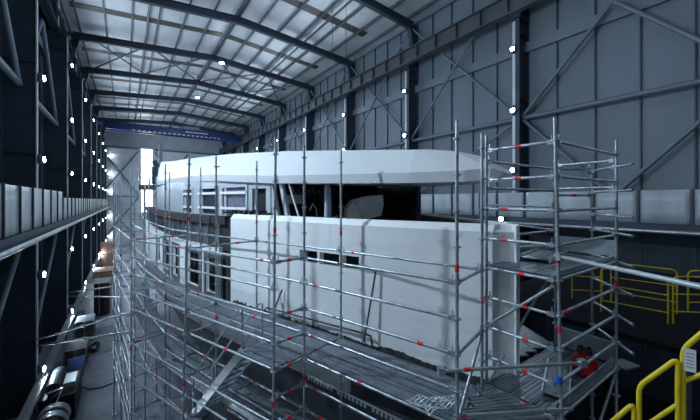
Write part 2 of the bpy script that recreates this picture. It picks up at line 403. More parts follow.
# ------------------------------------------------------------------ the yacht
PORT = [(5.43,3.34),(4.29,6.21),(3.33,9.1),(2.78,10.9),(2.40,12.0),(1.80,14.8),(1.50,17.7),(1.35,20.6),(1.30,25.),(1.35,33.)]
STAR = [(5.80,3.04),(6.45,3.95),(8.4,7.8),(9.6,11.2),(10.2,16.),(10.4,22.),(10.4,33.)]
def xat(pl, y):
    for (x0, y0), (x1, y1) in zip(pl, pl[1:]):
        if y <= y1 or (x1, y1) == pl[-1]: return x0+(x1-x0)*(y-y0)/(y1-y0)
yacht = thing('yacht', 'large white unfinished yacht superstructure and hull inside the scaffolding', 'yacht', (5.9, 18, 0))
def shell(pl, ya, yb, Ha, Hb, inset, thick, holes=(), sgn=1, lean=0., extra=()):
    """a solid wall strip following a plan line, with real openings"""
    ys = sorted({ya, yb, *extra, *[p[1] for p in pl if ya < p[1] < yb], *[h[0] for h in holes], *[h[1] for h in holes]})
    Hs = sorted({Ha, Hb, *[h[2] for h in holes], *[h[3] for h in holes]})
    mb = MB(); nH = len(Hs)
    def idx(i, j, s): return (i*nH+j)*2+s
    vs = []
    for y in ys:
        for H in Hs:
            for s in (0, 1): vs.append((xat(pl, y)+sgn*(inset+s*thick+lean*(H-Ha)), y, z(H)))
    def solid(i, j):
        if i < 0 or j < 0 or i >= len(ys)-1 or j >= nH-1: return False
        ym = (ys[i]+ys[i+1])/2; hm = (Hs[j]+Hs[j+1])/2
        return not any(h[0] < ym < h[1] and h[2] < hm < h[3] for h in holes)
    fs = []
    for i in range(len(ys)-1):
        for j in range(nH-1):
            if not solid(i, j): continue
            for s in (0, 1): fs.append((idx(i,j,s), idx(i+1,j,s), idx(i+1,j+1,s), idx(i,j+1,s)))
            if not solid(i-1, j): fs.append((idx(i,j,0), idx(i,j+1,0), idx(i,j+1,1), idx(i,j,1)))
            if not solid(i+1, j): fs.append((idx(i+1,j,0), idx(i+1,j,1), idx(i+1,j+1,1), idx(i+1,j+1,0)))
            if not solid(i, j-1): fs.append((idx(i,j,0), idx(i,j,1), idx(i+1,j,1), idx(i+1,j,0)))
            if not solid(i, j+1): fs.append((idx(i,j+1,0), idx(i+1,j+1,0), idx(i+1,j+1,1), idx(i,j+1,1)))
    return mb.add(vs, fs)
slot = [(5.97,6.42,-1.60,-1.30),(6.50,7.10,-1.60,-1.30),(7.18,7.77,-1.60,-1.30)]
shell(PORT, 3.34, 10.82, -3.75, -.58, 0, .12, slot).build('forward_plating', 'hull', yacht)
# bevelled cap of the bulwark
mb = MB(); ys = [3.34,6.21,9.1,10.82]
vs = []
for y in ys:
    x = xat(PORT, y); vs += [(x,y,z(-.58)), (x+.10,y,z(-.45)), (x+.30,y,z(-.45)), (x+.30,y,z(-.58))]
fs = [(i*4+a, (i+1)*4+a, (i+1)*4+(a+1)%4, i*4+(a+1)%4) for i in range(3) for a in range(4)]+[(0,1,2,3),(12,15,14,13)]
mb.add(vs, fs); mb.build('bulwark_cap', 'hull', yacht)
# stem facet and starboard bow
mb = MB(); a, b = PORT[0], STAR[0]
for H0, H1, ins in ((-3.75,-.58,0),):
    mb.add([(a[0],a[1],z(H0)),(b[0],b[1],z(H0)),(b[0],b[1],z(H1)),(a[0],a[1],z(H1)),
            (a[0]+.3,a[1]+.4,z(H0)),(b[0]+.05,b[1]+.5,z(H0)),(b[0]+.05,b[1]+.5,z(H1)),(a[0]+.3,a[1]+.4,z(H1)),
            (a[0]+.10,a[1]+.12,z(-.45)),(b[0]+.0,b[1]+.15,z(-.45)),(b[0]+.05,b[1]+.5,z(-.45)),(a[0]+.3,a[1]+.4,z(-.45))],
           [(0,1,2,3),(0,4,5,1),(4,7,6,5),(1,5,6,2),(0,3,7,4),(3,2,9,8),(8,9,10,11),(2,6,10,9),(3,8,11,7),(7,11,10,6)])
mb.build('stem', 'hull', yacht)
shell(STAR, 3.04, 33, -3.75, -.45, -.12, .12, ()).build('starboard_plating', 'hull', yacht)
shell(STAR, 3.5, 20, -1.3, -.50, -.20, .06, ()).build('bulwark_lining', 'bulwark', yacht)  # inner face darker than the outer plating
# recess behind the slot
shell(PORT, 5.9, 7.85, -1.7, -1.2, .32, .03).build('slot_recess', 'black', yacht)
# open gap and aft sides
shell(PORT, 10.6, 11.5, -3.6, -.60, .16, .08).build('frame_gap', 'grime', yacht)
doors = [(11.65,12.35,-3.2,-2.0),(12.95,14.05,-3.2,-1.95),(15.1,16.0,-3.2,-1.95),(16.7,17.9,-3.2,-1.95),(19.0,20.2,-3.2,-1.95)]
shell(PORT, 11.5, 33, -3.75, -1.60, .02, .12, doors).build('aft_plating', 'hull', yacht)
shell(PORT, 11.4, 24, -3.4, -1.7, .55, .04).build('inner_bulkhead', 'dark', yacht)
for d in doors[:4]:
    shell(PORT, d[0]-.3, d[1]+.15, -3.4, d[3]+.15, .005, .03, [(d[0], d[1], -3.2, d[3])]).build('door_surround', 'bulwark', yacht)
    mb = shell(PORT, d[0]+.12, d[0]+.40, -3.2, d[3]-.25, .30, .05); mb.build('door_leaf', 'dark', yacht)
shell(PORT, 11.4, 33, -1.60, -.68, .18, .08).build('aft_bulwark', 'bulwark', yacht)
y = 11.6
while y < 30: 
    x = xat(PORT, y); MB().mm((x+.08, y-.04, z(-1.6)), (x+.2, y+.04, z(-.7))).build('bulwark_rib', 'hullgrey', yacht); y += .75
shell(PORT, 11.2, 33, -.82, -.54, .03, .45).build('gunwale', 'grime', yacht)
# bitten, grimy edge of plating where the cap ends
mb = MB()
for i in range(16):
    y = 9.3+i*.14; x = xat(PORT, y); mb.box((x+.22, y, z(-.42)+random.uniform(-.02,.04)), (random.uniform(.1,.3), .16, random.uniform(.05,.14)))
mb.build('edge_debris', 'grime', yacht)
# grime line along the foot of the forward plating and the drain pipe on it
mb = MB(); vs = []; y = 3.45; hh = .03
while y < 10.7:
    x = xat(PORT, y); hh = max(.0, min(.09, hh+random.uniform(-.022,.022))); h = hh+(random.uniform(.04,.12) if random.random() < .05 else 0)
    vs += [(x-.014,y,z(-3.5)), (x-.014,y,z(-3.27)+h), (x+.03,y,z(-3.27)+h), (x+.03,y,z(-3.5))]; y += random.uniform(.025,.06)
m = len(vs)//4
mb.add(vs, [(i*4+k, (i+1)*4+k, (i+1)*4+(k+1)%4, i*4+(k+1)%4) for i in range(m-1) for k in range(4)]+[(0,1,2,3), tuple(range(4*m-4, 4*m))[::-1]])
mb.build('tar_line', 'grime', yacht)
# lower hull: rounded taper to keel
sect = [(-4.55, .14), (-5.4, .5), (-6.6, 1.1), (-7.8, 2.1), (-8.7, 3.4)]
loop = [(x, y) for x, y in PORT[::-1]]+[(x, y) for x, y in STAR]
loop = [(1.35,33.)]+loop[1:]
mb = MB(); vs = []
for H, ins in sect:
    for x, y in loop:
        cx = 5.9; k = max(.05, 1-ins/4.5); yy = y+ins*.9*max(0, 1-(y-3)/12)
        vs.append((cx+(x-cx)*k, yy, z(H)))
n = len(loop); fs = [(j*n+i, j*n+(i+1)%n, (j+1)*n+(i+1)%n, (j+1)*n+i) for j in range(len(sect)-1) for i in range(n)]
fs.append(tuple(range((len(sect)-1)*n, len(sect)*n)))
mb.add(vs, fs, True); mb.build('lower_hull', 'hullgrey', yacht)
shell(PORT, 6.3, 33, -4.55, -3.72, .03, .10).build('boot_strake', 'hull', yacht)
MB().mm((5.7, 8, 0), (6.1, 31, z(-8.6))).build('keel', 'hullgrey', yacht)
# decks inside
def slab(inset, ya, yb, H, th):
    ys = [ya]+[y for _, y in PORT if ya < y < yb]+[yb]; mb = MB(); vs = []
    for y in ys:
        a = xat(PORT, y)+inset; b = xat(STAR, y)-inset
        vs += [(a,y,z(H)),(b,y,z(H)),(b,y,z(H-th)),(a,y,z(H-th))]
    m = len(ys); fs = [(i*4+k, (i+1)*4+k, (i+1)*4+(k+1)%4, i*4+(k+1)%4) for i in range(m-1) for k in range(4)]
    return mb.add(vs, fs+[(0,1,2,3), tuple(range(4*m-4, 4*m))[::-1]])
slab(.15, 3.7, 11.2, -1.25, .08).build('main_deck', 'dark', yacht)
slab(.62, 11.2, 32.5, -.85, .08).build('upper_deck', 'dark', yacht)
# deckhouse: port wall with windows
HT = lambda y: .36+.14*min(1, max(0,(y-4)/5))+.2*min(1,max(0,(y-9)/4))+.2*min(1,max(0,(y-13)/10))
wins = [(10.45,11.8),(12.15,13.6),(14.25,15.3)]
wh = [(a, b, -.55, .46) for a, b in wins]
shell(PORT, 9.35, 23.5, -.86, .80, .32, .08, wh+[(9.55,10.22,-.68,.36)]).build('deckhouse_wall', 'house', yacht)
for i, (a, b) in enumerate(wins):
    fr = shell(PORT, a-.05, b+.05, -.60, .51, .27, .05, [(a+.04, b-.04, -.51, .42)]).build('window_frame', 'house', yacht)
    shell(PORT, a, b, -.55, .46, .37, .02).build('pane', 'film' if i == 0 else 'glass', fr)
    for H in (-.32, .20): shell(PORT, a-.03, b+.03, H, H+.085, .235, .02).build('tape_bar', 'white', fr)
    y = b-.22; shell(PORT, y, y+.1, -.55, .46, .30, .05).build('mullion', 'house', fr)
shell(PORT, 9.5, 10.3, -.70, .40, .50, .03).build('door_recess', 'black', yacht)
# slanted windscreen posts
for y, w in ((9.25,.26), (8.75,.10)):
    x = xat(PORT, y)+.35
    MB().add([(x,y,z(-.55)),(x+.05,y-w,z(-.55)),(x-.02,y-w+.35,z(.55)),(x-.07,y+.35,z(.55)),(x+.1,y+.03,z(-.55)),(x+.15,y-w+.03,z(-.55)),(x+.08,y-w+.38,z(.55)),(x+.03,y+.38,z(.55))],
             [(0,1,2,3),(4,7,6,5),(0,4,5,1),(1,5,6,2),(2,6,7,3),(3,7,4,0)]).build('windscreen_post', 'house', yacht)
MB().tube((4.05,8.3,z(-.6)), (3.85,8.65,z(.5)), .03).build('windscreen_strut', 'white', yacht)
# dark cabin inside: starboard side, aft bulkhead, pillar
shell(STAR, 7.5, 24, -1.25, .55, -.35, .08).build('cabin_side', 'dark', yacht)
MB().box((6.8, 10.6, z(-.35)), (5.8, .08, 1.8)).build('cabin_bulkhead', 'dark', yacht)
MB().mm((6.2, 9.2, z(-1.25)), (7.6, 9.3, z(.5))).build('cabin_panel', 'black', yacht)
MB().tube((7.75, 7.35, z(-1.25)), (7.75, 7.35, z(.5)), .11, 12).build('pillar', 'navy', yacht)
MB().mm((5.2, 8.9, z(-1.25)), (5.55, 9.25, z(.6))).build('cabin_post', 'dark', yacht)
# interior ducts, cable loops
mb = MB()
for i in range(5):
    p0 = Vector((4.2+i*.35, 9.2, z(.42))); mb.path([p0, p0+Vector((.1,-.05,-.25)), p0+Vector((.25,0,-.1)), p0+Vector((.35,.1,-.3))], .018, 6)
mb.build('loose_cables', 'galv', yacht); mb = MB()
mb.path([(4.4,8.4,z(-.3)),(4.5,8.4,z(-.1)),(4.62,8.4,z(-.28)),(4.66,8.4,z(-.75))], .02, 6)
mb.build('bent_pipe', 'galv', yacht)
MB().box((4.35,9.3,z(.02)), (.42,.2,.28)).build('duct_mouth', 'house', yacht)

# roof
LIP = [((6.1,3.35),.44,(6.14,3.5),.52),((5.8,3.6),.40,(6.05,4.1),.94),((5.5,4.),.365,(5.85,4.5),1.06),((5.0,5.),.37,(5.5,5.3),1.16),((4.5,6.3),.40,(5.2,6.5),1.28),
       ((3.5,9.15),.49,(4.2,9.4),1.525),((2.6,12.),.67,(3.3,12.2),1.70),((2.1,14.8),.76,(2.8,15.),1.86),((1.8,17.7),.80,(2.5,17.8),2.03),((1.6,21.),.87,(2.2,21.),2.20),((1.56,23.),.90,(1.8,23.),2.33)]
rows = []
for (lx, ly), hb, (tx, ty), ht in LIP:
    cx = 5.95+ (.15 if ly < 4 else 0)
    k = .22 if ly > 3.4 else .04
    row = [(lx+.03, ly+.02, hb), (lx, ly, hb+k), (tx, ty, ht), (max(cx, tx+.01), ty+.05, ht+.06 if ly > 4.2 else ht+.005)]
    mir = [(2*cx-x, y, h) for x, y, h in row[:3]][::-1]
    rows.append([Vector((x, y, z(h))) for x, y, h in row+mir])
mb = MB(); n = 7; vs = [v for r_ in rows for v in r_]
m = len(rows)
fs = [(i*n+k, i*n+(k+1)%n, (i+1)*n+(k+1)%n, (i+1)*n+k) for i in range(m-1) for k in range(n)]+[tuple(range(n)), tuple(range((m-1)*n, m*n))[::-1]]
mb.add(vs, fs); mb.build('roof', 'roofw', yacht)
MB().tube((3.05, 12.45, z(1.22)), (2.78, 12.35, z(1.2)), .035, 8).build('roof_fitting', 'navy', yacht)

# things standing inside the open cabin
t = thing('covered_console', 'silvery foil covered console in the open dark cabin of the yacht', 'console', (5.9, 7.9, z(-1.25)))
mb = MB(); prof = [(-.45,0),(-.5,.35),(-.45,.9),(-.28,1.12),(.1,1.22),(.5,1.25),(.52,1.0),(.42,.55),(.4,0)]
n = len(prof); vs = []
for d in (0, .5):
    for a, b in prof: vs.append((5.86+a*.95+d*.35, 7.7-a*.58+d*.9, z(-1.25)+b*1.12))
mb.add(vs, [tuple(range(n)), tuple(range(n, 2*n))[::-1]]+[(i, n+i, n+(i+1)%n, (i+1)%n) for i in range(n)]); mb.build('cover', 'foil', t)
mb = MB(); mb.path([(5.55,7.82,z(-.0)),(5.63,7.77,z(-.18)),(5.75,7.68,z(-.42)),(5.88,7.60,z(-.60))], .05, 8); mb.build('fold', 'foil', t)
MB().box((5.92,7.62,z(-.62)), (.95,.06,.1), (.9,-.55,.25)).build('strap', 'black', t)
t = thing('wrapped_post', 'pale blue sheet wrapped around a post inside the open cabin', 'post', (4.70, 7.9, z(-1.25)))
mb = MB(); rr = [(.0,.085),(.35,.10),(.7,.085),(.85,.10),(1.1,.095),(1.35,.085),(1.55,.09),(1.66,.05),(1.74,.015)]
n = 12; vs = []
for h, q in rr:
    for i in range(n):
        w = 2*math.pi*i/n; q2 = q*(1+.18*math.sin(3*w+h*3)); vs.append((4.70+q2*math.cos(w), 7.9+q2*math.sin(w), z(-1.25)+h))
mb.add(vs, [(j*n+i, j*n+(i+1)%n, (j+1)*n+(i+1)%n, (j+1)*n+i) for j in range(len(rr)-1) for i in range(n)]+[tuple(range(n))[::-1], tuple(range(len(vs)-n, len(vs)))], True)
mb.build('sheet', 'cloth', t)
MB().box((4.86,7.78,z(-.48)), (.2,.02,.05), (.8,-.55,.35)).build('yellow_tie', 'yellow', t)

# ------------------------------------------------------------------ scaffolding
RT = .0245
O = [(2.28,5.72),(1.23,8.5),(.14,11.35),(-.12,14.4),(-.40,17.4),(-.45,20.5),(-.45,23.5),(-.40,26.6),(-.35,29.7),(-.30,32.8)]
Mi = [(2.93,5.83),(1.91,8.76),(1.03,11.6),(.62,14.5),(.35,17.5),(.27,20.5),(.27,23.5),(.30,26.6),(.33,29.7),(.36,32.8)]
I = [(4.0,6.13),(3.05,9.02),(2.1,11.9),(1.45,14.7),(1.2,17.6),(1.05,20.6),(1.02,23.5),(1.0,26.6),(1.0,29.7),(1.05,32.8)]
MF = (3.79,2.86); IF = (4.84,3.16)
def pole(par, p, top=1.1, red=None, lean=(0,0)):
    x, y = p; mb = MB()
    tp = lambda H: (x+lean[0]*H, y+lean[1]*H, z(H))
    mb.tube(tp(-9.2), tp(top), RT, 8); mb.tube(tp(top), tp(top+.0), RT*.8)
    mb.mm((x-.08, y-.08, 0), (x+.08, y+.08, .02)); mb.tube((x, y, .0), tp(-9.0), .03, 8)
    H = -9.15
    while H < top-.1:
        c = tp(H); mb.tube((c[0], c[1], c[2]-.006), (c[0], c[1], c[2]+.006), .062, 8)
        mb.tube((c[0], c[1], c[2]-.03), (c[0], c[1], c[2]+.02), .032, 8); H += .5
    o = mb.build('standard', 'galv', par)
    for hr in (red if red is not None else (random.choice((-.4,-1.9,-4.4)),)):
        c = tp(hr); MB().tube((c[0], c[1], c[2]-.05), (c[0], c[1], c[2]+.05), RT+.004, 8).build('red_band', 'red', o)
    return o
def ledger(par, p, q, H, H2=None, red=True, name='ledger', ext=(0,0), r=RT):
    H2 = H if H2 is None else H2
    a = Vector((p[0], p[1], z(H))); b = Vector((q[0], q[1], z(H2))); d = (b-a).normalized()
    mb = MB(); mb.tube(a+d*(.06-ext[0]), b-d*(.06-ext[1]), r, 8)
    for c, s in ((a, 1), (b, -1)):
        mb.box(c+d*s*.075, (.09, .042, .065), d); mb.box(c+d*s*.062+Vector((0,0,.03)), (.012, .02, .15), d)
    o = mb.build(name, 'galv', par)
    if red:
        f = random.choice((.12, .18, .85, .5)) if red is True else red
        c = a.lerp(b, f); MB().tube(c-d*.045, c+d*.045, r+.004, 8).build('red_band', 'red', o)
    return o
PW_ = .31
def plankprof(w):
    h = w/2; pr = [(-h,-.055),(-h,0)]
    k = 4
    pr += [(-h+.018,0),(-h+.022,-.02)]
    for i in range(k):
        x = -h+.025+(w-.05)*i/k; s = (w-.05)/k
        pr += [(x+s*.12, -.024), (x+s*.25, -.006), (x+s*.75, -.006), (x+s*.88, -.024)]
    pr += [(h-.022,-.02),(h-.018,0)]
    pr += [(h, 0), (h,-.055), (h-.012,-.055), (h-.012,-.014), (-h+.012,-.014), (-h+.012,-.055)]
    return pr
def deck(par, p0, p1, q0, q1, H, n=3, a=0., b=1., material='deck', name='deck_plank'):
    """planks laid between row p (p0..p1) and row q (q0..q1)"""
    p0, p1, q0, q1 = (Vector((v[0], v[1], z(H)+.05)) for v in (p0, p1, q0, q1))
    for i in range(n):
        f = (i+.5)/n
        s = p0.lerp(q0, f); e = p1.lerp(q1, f); s, e = s.lerp(e, a), s.lerp(e, b)
        w = ((q0-p0).length+(q1-p1).length)/2/n-.012
        g = (e-s).normalized()
        mb = MB(); mb.prism(plankprof(w), (s+g*.03, e-g*.03))
        o = mb.build(name, material, par)
def toe(par, p, q, H, m='alu', h=.15, off=0.):
    a = Vector((p[0], p[1], z(H)+.05+h/2)); b = Vector((q[0], q[1], z(H)+.05+h/2)); d = b-a
    L = d.length; d.normalize(); sd = d.cross(Vector((0,0,1)))
    MB().box((a+b)/2+sd*(.04+off), (L-.08, .028, h), d).build('toe_board', m, par)

# --- front run
fr = thing('scaffold', 'front run of steel tube scaffold along the bow plating of the yacht', 'scaffold', (3.6, 4.5, 0))
pole(fr, MF, 1.1, (-.95,)); pole(fr, IF, 1.1, (-1.65,))
pole(fr, Mi[0], 1.1, (-3.55,), (.0, .0)); pole(fr, I[0], 1.15, (-.75,))
pole(fr, O[0], 1.15, (-.55,-3.75), (.012, .006))
for H, rd in ((-1.15,False),(-1.65,.10),(-2.15,.82),(-2.65,.08),(-3.15,.45),(-5.15,.2)): ledger(fr, Mi[0], MF, H, red=rd)
for H in (-4.15,-4.65): ledger(fr, Mi[0], MF, H, red=.15)
ledger(fr, I[0], IF, -1.15, red=.12)
for H in (-3.15,-5.15): ledger(fr, I[0], IF, H, red=False)
for H in (-1.15,-2.15,-3.15,-5.15): ledger(fr, MF, IF, H, red=False)
ledger(fr, MF, IF, -3.15, -2.15, red=False, name='brace')
for H in (-3.15,-5.15): ledger(fr, Mi[0], I[0], H, red=False)
for H in (-1.15,-2.15,-2.65,-3.15,-3.65,-4.15,-5.15): ledger(fr, O[0], Mi[0], H, red=.45)
deck(fr, Mi[0], MF, I[0], IF, -3.15); deck(fr, Mi[0], MF, I[0], IF, -5.15); deck(fr, Mi[0], MF, I[0], IF, -7.15)
toe(fr, Mi[0], MF, -5.15, 'alu', .18)
ledger(fr, Mi[0], MF, -3.65, red=.1)
mb = MB(); a = Vector((*Mi[0], z(-3.48))); b = Vector((*MF, z(-3.48))); d = b-a
mb.box((a+b)/2+Vector((0,0,.035)), (d.length-.2, .02, .025), d)
for i in range(34):
    if i % 9 == 8: continue
    c = a.lerp(b, (i+1.5)/36); mb.box(c-Vector((0,0,.01)), (.042, .02, .075), d)
mb.build('perforated_rail', 'alu', fr)
ledger(fr, Mi[0], MF, -7.15, red=.3); ledger(fr, O[0], MF, -6.65, -4.4, red=False, name='brace')
# --- middle run
mr = thing('scaffold', 'middle run of scaffold bays with the access stair beside the yacht', 'scaffold', (1.8, 9, 0))
lean = [(.0,0), (.024,.009), (.0,0), (0,0)]
for i in (1, 2): pole(mr, O[i], 1.12 if i == 1 else .9, (-.45 if i == 1 else -2.2, -4.3), lean[i] if i == 1 else (.0,0)); pole(mr, Mi[i], 1.12, (-.65,-3.0)); pole(mr, I[i], 1.1, (-.62,))
for i in (0, 1):
    for H in (-1.15,-1.65,-2.15,-2.65,-3.15,-4.15,-4.65,-5.15,-6.15,-6.65,-7.15): ledger(mr, O[i], O[i+1], H, red=H in (-1.15,-2.15,-3.15,-4.65,-5.15))
    for H in (-1.65,-2.65,-3.15,-4.15,-4.65,-5.15,-6.15,-7.15): ledger(mr, Mi[i], Mi[i+1], H, red=H in (-2.65,-4.15,-5.15))
    for H in (-1.15,-3.15,-5.15): ledger(mr, I[i], I[i+1], H, red=H == -1.15)
for i in (1, 2):
    for H in (-1.15,-2.65,-3.15,-4.15,-5.15,-6.15,-7.15): ledger(mr, O[i], Mi[i], H, red=H in (-1.15,-4.15,-3.15))
    for H in (-1.15,-3.15,-5.15,-7.15): ledger(mr, Mi[i], I[i], H, red=H == -1.15)
for i in (0, 1):
    for H in (-3.15,-5.15,-7.15): deck(mr, Mi[i], Mi[i+1], I[i], I[i+1], H)
    for H in (-3.15,-5.15): toe(mr, Mi[i], Mi[i+1], H, 'alu', .15)
deck(mr, O[0], O[1], Mi[0], Mi[1], -3.15, 2, 0., .36)
deck(mr, O[0], O[1], Mi[0], Mi[1], -5.15, 2, .86, 1.)
# access stair (down from the landing)
st = thing('access_stair', 'aluminium scaffold stair flight going down from the small landing', 'stairs', (1.6, 7.6, z(-5.1)))
oa, ob, ma, mb_ = (Vector((*v, 0)) for v in (O[0], O[1], Mi[0], Mi[1]))
top = lambda f, g: oa.lerp(ob, g).lerp(ma.lerp(mb_, g), f)
for f in (.12, .82):
    a = top(f, .36)+Vector((0,0,z(-3.1))); b = top(f, .98)+Vector((0,0,z(-5.1))); d = b-a
    MB().box((a+b)/2, (d.length, .035, .17), d, d.cross(Vector((0,0,1)))).build('stringer', 'alu', st)
    # handrail
    hb = MB(); hb.path([a+Vector((0,0,.05)), a+Vector((0,0,.85)), a.lerp(b,.06)+Vector((0,0,.95)), b+Vector((0,0,.95)), b], .019, 8)
    hb.tube(a.lerp(b,.05)+Vector((0,0,.5)), b+Vector((0,0,.5)), .017); hb.build('handrail', 'galv', st)
for i in range(9):
    g = .38+.58*(i+.5)/9; zz = z(-3.1-2.0*(i+.5)/9); c0 = top(.14, g); c1 = top(.80, g); d = c1-c0
    MB().box(((c0+c1)/2).to_3d()+Vector((0,0,zz)), (d.length, .2, .03), d).build('tread', 'deck', st)
# --- aft run
ar = thing('scaffold', 'aft run of scaffold receding along the left side of the yacht', 'scaffold', (.5, 16, 0))
for i in (3, 4, 5): pole(ar, O[i], .73, (-2.0,)); pole(ar, Mi[i], .8, (-1.4,)); pole(ar, I[i], 1.1, (-.6,))
for i in (2, 3, 4):
    for H in (-1.15,-2.15,-2.65,-3.15,-4.15,-4.65,-5.15,-6.15,-6.65,-7.15): ledger(ar, O[i], O[i+1], H, red=H in (-1.15,-3.15))
    for H in (-1.15,-2.15,-2.65,-3.15,-4.15,-5.15,-6.15): ledger(ar, Mi[i], Mi[i+1], H, red=H == -2.15)
    for H in (-1.15,-3.15,-5.15): ledger(ar, I[i], I[i+1], H, red=False)
for i in (3, 4, 5):
    for H in (-1.15,-3.15,-4.15,-5.15,-7.15): ledger(ar, O[i], Mi[i], H, red=H == -1.15)
    for H in (-3.15,-5.15): ledger(ar, Mi[i], I[i], H, red=False)
for i in (2, 3, 4):
    for H in (-3.15,-5.15): deck(ar, Mi[i], Mi[i+1], I[i], I[i+1], H)
    toe(ar, Mi[i], Mi[i+1], -3.15)
    ledger(ar, O[i], O[i+1], -7.15, -5.15, red=False, name='brace'); ledger(ar, O[i], O[i+1], -5.15, -3.15, red=False, name='brace')
# --- far run
fa = thing('scaffold', 'farthest run of scaffold beside the stern of the yacht', 'scaffold', (.3, 27, 0))
for i in (6, 7, 8, 9): pole(fa, O[i], .8, ()); pole(fa, Mi[i], .9, ()); pole(fa, I[i], 1.2, ())
for i in (5, 6, 7, 8):
    for H in (-1.15,-2.15,-3.15,-4.15,-5.15,-7.15): ledger(fa, O[i], O[i+1], H, red=H == -1.15)
    for H in (-1.15,-3.15,-5.15): ledger(fa, Mi[i], Mi[i+1], H, red=H == -1.15); ledger(fa, I[i], I[i+1], H, red=False)
    for H in (-3.15,-5.15): deck(fa, Mi[i], Mi[i+1], I[i], I[i+1], H)
for i in (6, 7, 8, 9):
    for H in (-1.15,-3.15,-5.15): ledger(fa, O[i], Mi[i], H, red=False); ledger(fa, Mi[i], I[i], H, red=False)
# work platform by the stern
wp = thing('work_platform', 'dark railed work platform on a mast beside the stern of the yacht', 'platform', (1.35, 27.2, 0))
px0, px1, py0, py1 = 1.02, 1.95, 26.7, 28.6
MB().mm((.75, 26.2, z(.75)), (2.0, 28.6, z(1.05))).build('platform_deck', 'bulwark', wp)
mb = MB()
for zz in (1.55, 2.1):
    for a, b in (((.8,26.25),(1.95,26.25)),((.8,26.25),(.8,28.5)),((.8,28.5),(1.95,28.5))): mb.tube((*a, z(zz)), (*b, z(zz)), .03)
for a in ((.8,26.25),(1.4,26.25),(1.95,26.25),(.8,27.4),(.8,28.5)): mb.tube((*a, z(1.0)), (*a, z(2.1)), .03)
mb.build('guard_rail', 'galv', wp)
MB().mm((1.95, 26.3, z(.75)), (2.15, 26.5, z(3.9))).build('mast', 'greysteel', wp)
mb = MB(); mb.box((1.7, 26.35, z(1.7)), (.35, .3, 1.2)); mb.box((1.75, 26.3, z(2.5)), (.3, .3, .5), (1,0,.5)); mb.build('drive_unit', 'navy', wp)
MB().mm((1.08, 27.3, 0), (1.2, 27.42, z(.76))).build('leg', 'greysteel', wp)

# --- bow tower
T1, T2, T3, T4, T5 = (5.06,3.22), (5.07,2.13), (7.55,2.15), (7.6,3.22), (8.2,2.75)
tw = thing('scaffold_tower', 'scaffold tower with two plank decks in front of the bow tip', 'scaffold tower', (6.3, 2.7, 0))
pole(tw, T1, 1.1, (-1.15,)); pole(tw, T2, 1.18, (-.85,-1.85), (-.025,.01)); pole(tw, T3, 1.13, (-1.55,), (0,0)); pole(tw, T4, 1.1, ()); pole(tw, T5, .55, ())
for H, rd in ((.84,.5),(.34,.5),(-.15,.3),(-.65,.3),(-1.15,.55)): ledger(tw, T1, T2, H, red=rd)
for H in (.84,.34,-.15,-.65,-1.15): ledger(tw, T2, T3, H, red=False)
for H in (.66,.2,-.65,-1.15): ledger(tw, T1, T4, H, red=.85 if H < 0 and H > -1 else False)
for H in (.84,.34): ledger(tw, T3, T4, H-.1, red=False)
ledger(tw, T4, T5, .66, red=False); ledger(tw, T4, T5, .1, red=.5)
for H in (.62,.17,-.30,-.62,-1.15,-1.65,-2.15,-2.65): ledger(tw, T5, T3, H, red=False, ext=(0,.55))
for H in (-1.65,-2.15,-2.65,-3.15,-5.15): 
    ledger(tw, T2, T3, H, red=H == -1.65 and .1); ledger(tw, T1, T2, H, red=.6)
for H in (-3.15,-5.15): ledger(tw, T1, T4, H, red=False); ledger(tw, T3, T4, H, red=False)
ledger(tw, T1, T2, -2.15, -1.2, red=False, name='brace'); ledger(tw, T1, T4, -3.15, -1.4, red=False, name='brace')
ledger(tw, T2, T3, -5.1, -3.2, red=False, name='brace')
deck(tw, T2, T3, T1, T4, -1.15, 3); deck(tw, T2, T3, T1, T4, -3.15, 3, .0, 1.); deck(tw, T2, T3, T1, T4, -5.15, 3)
# upper deck continued along the starboard side of the bow
for H in (-1.15,-3.15): deck(tw, (6.35,3.35), (8.3,6.6), (7.6,3.3), (9.3,6.2), H, 4)
for a in ((9.35,6.2),(8.35,6.9)):
    pole(tw, a, .3 if a[0] > 9 else -.6, ())
ledger(tw, T4, (9.35,6.2), -.15, red=False); ledger(tw, T4, (9.35,6.2), -.65, red=False); ledger(tw, (9.35,6.2), (8.35,6.9), -1.2, red=False); ledger(tw, T4, (9.35,6.2), -1.25, red=False)
toe(tw, T3, T2, -3.15, 'alu', .15); toe(tw, T3, T2, -1.15, 'alu', .06)
MB().box((7.63, 2.7, z(-2.9)), (.03, 1.0, .4)).build('end_board', 'alu', tw)
MB().box((7.66, 2.7, z(-.92)), (.03, 1.0, .3)).build('end_board', 'timber' if False else 'alu', tw)
MB().box((7.78,2.1,z(-3.12)), (.4,.3,.03), (1,-.3,0)).build('corner_plate', 'deck', tw)
# corner bay joining run and tower
deck(tw, MF, T2, IF, T1, -3.15, 3); deck(tw, MF, T2, IF, T1, -5.15, 3)
ledger(tw, MF, T2, -3.0, red=.06, ext=(.1,.3))
lt = un(441, 371, 4.38); rt_ = un(582, 363, 4.55)
t = thing('loose_tube', 'horizontal steel tube clamped across the corner in front of the tower', 'tube', lt)
d = (rt_-lt).normalized()
o = MB().tube(lt, rt_, RT, 10).build('tube', 'galv', t); 
for c in (lt, rt_): MB().box(c, (.09,.08,.1), d).build('clamp', 'galv', t)
c = lt.lerp(rt_, .18); MB().tube(c-d*.05, c+d*.05, RT+.004, 8).build('red_band', 'red', t)
MB().tube((T2[0]-.06+.08, T2[1]-.02, z(-2.62)), (T2[0]+.02, T2[1]-.02, z(-2.52)), .04, 10).build('blue_clamp', 'bluecl', tw)
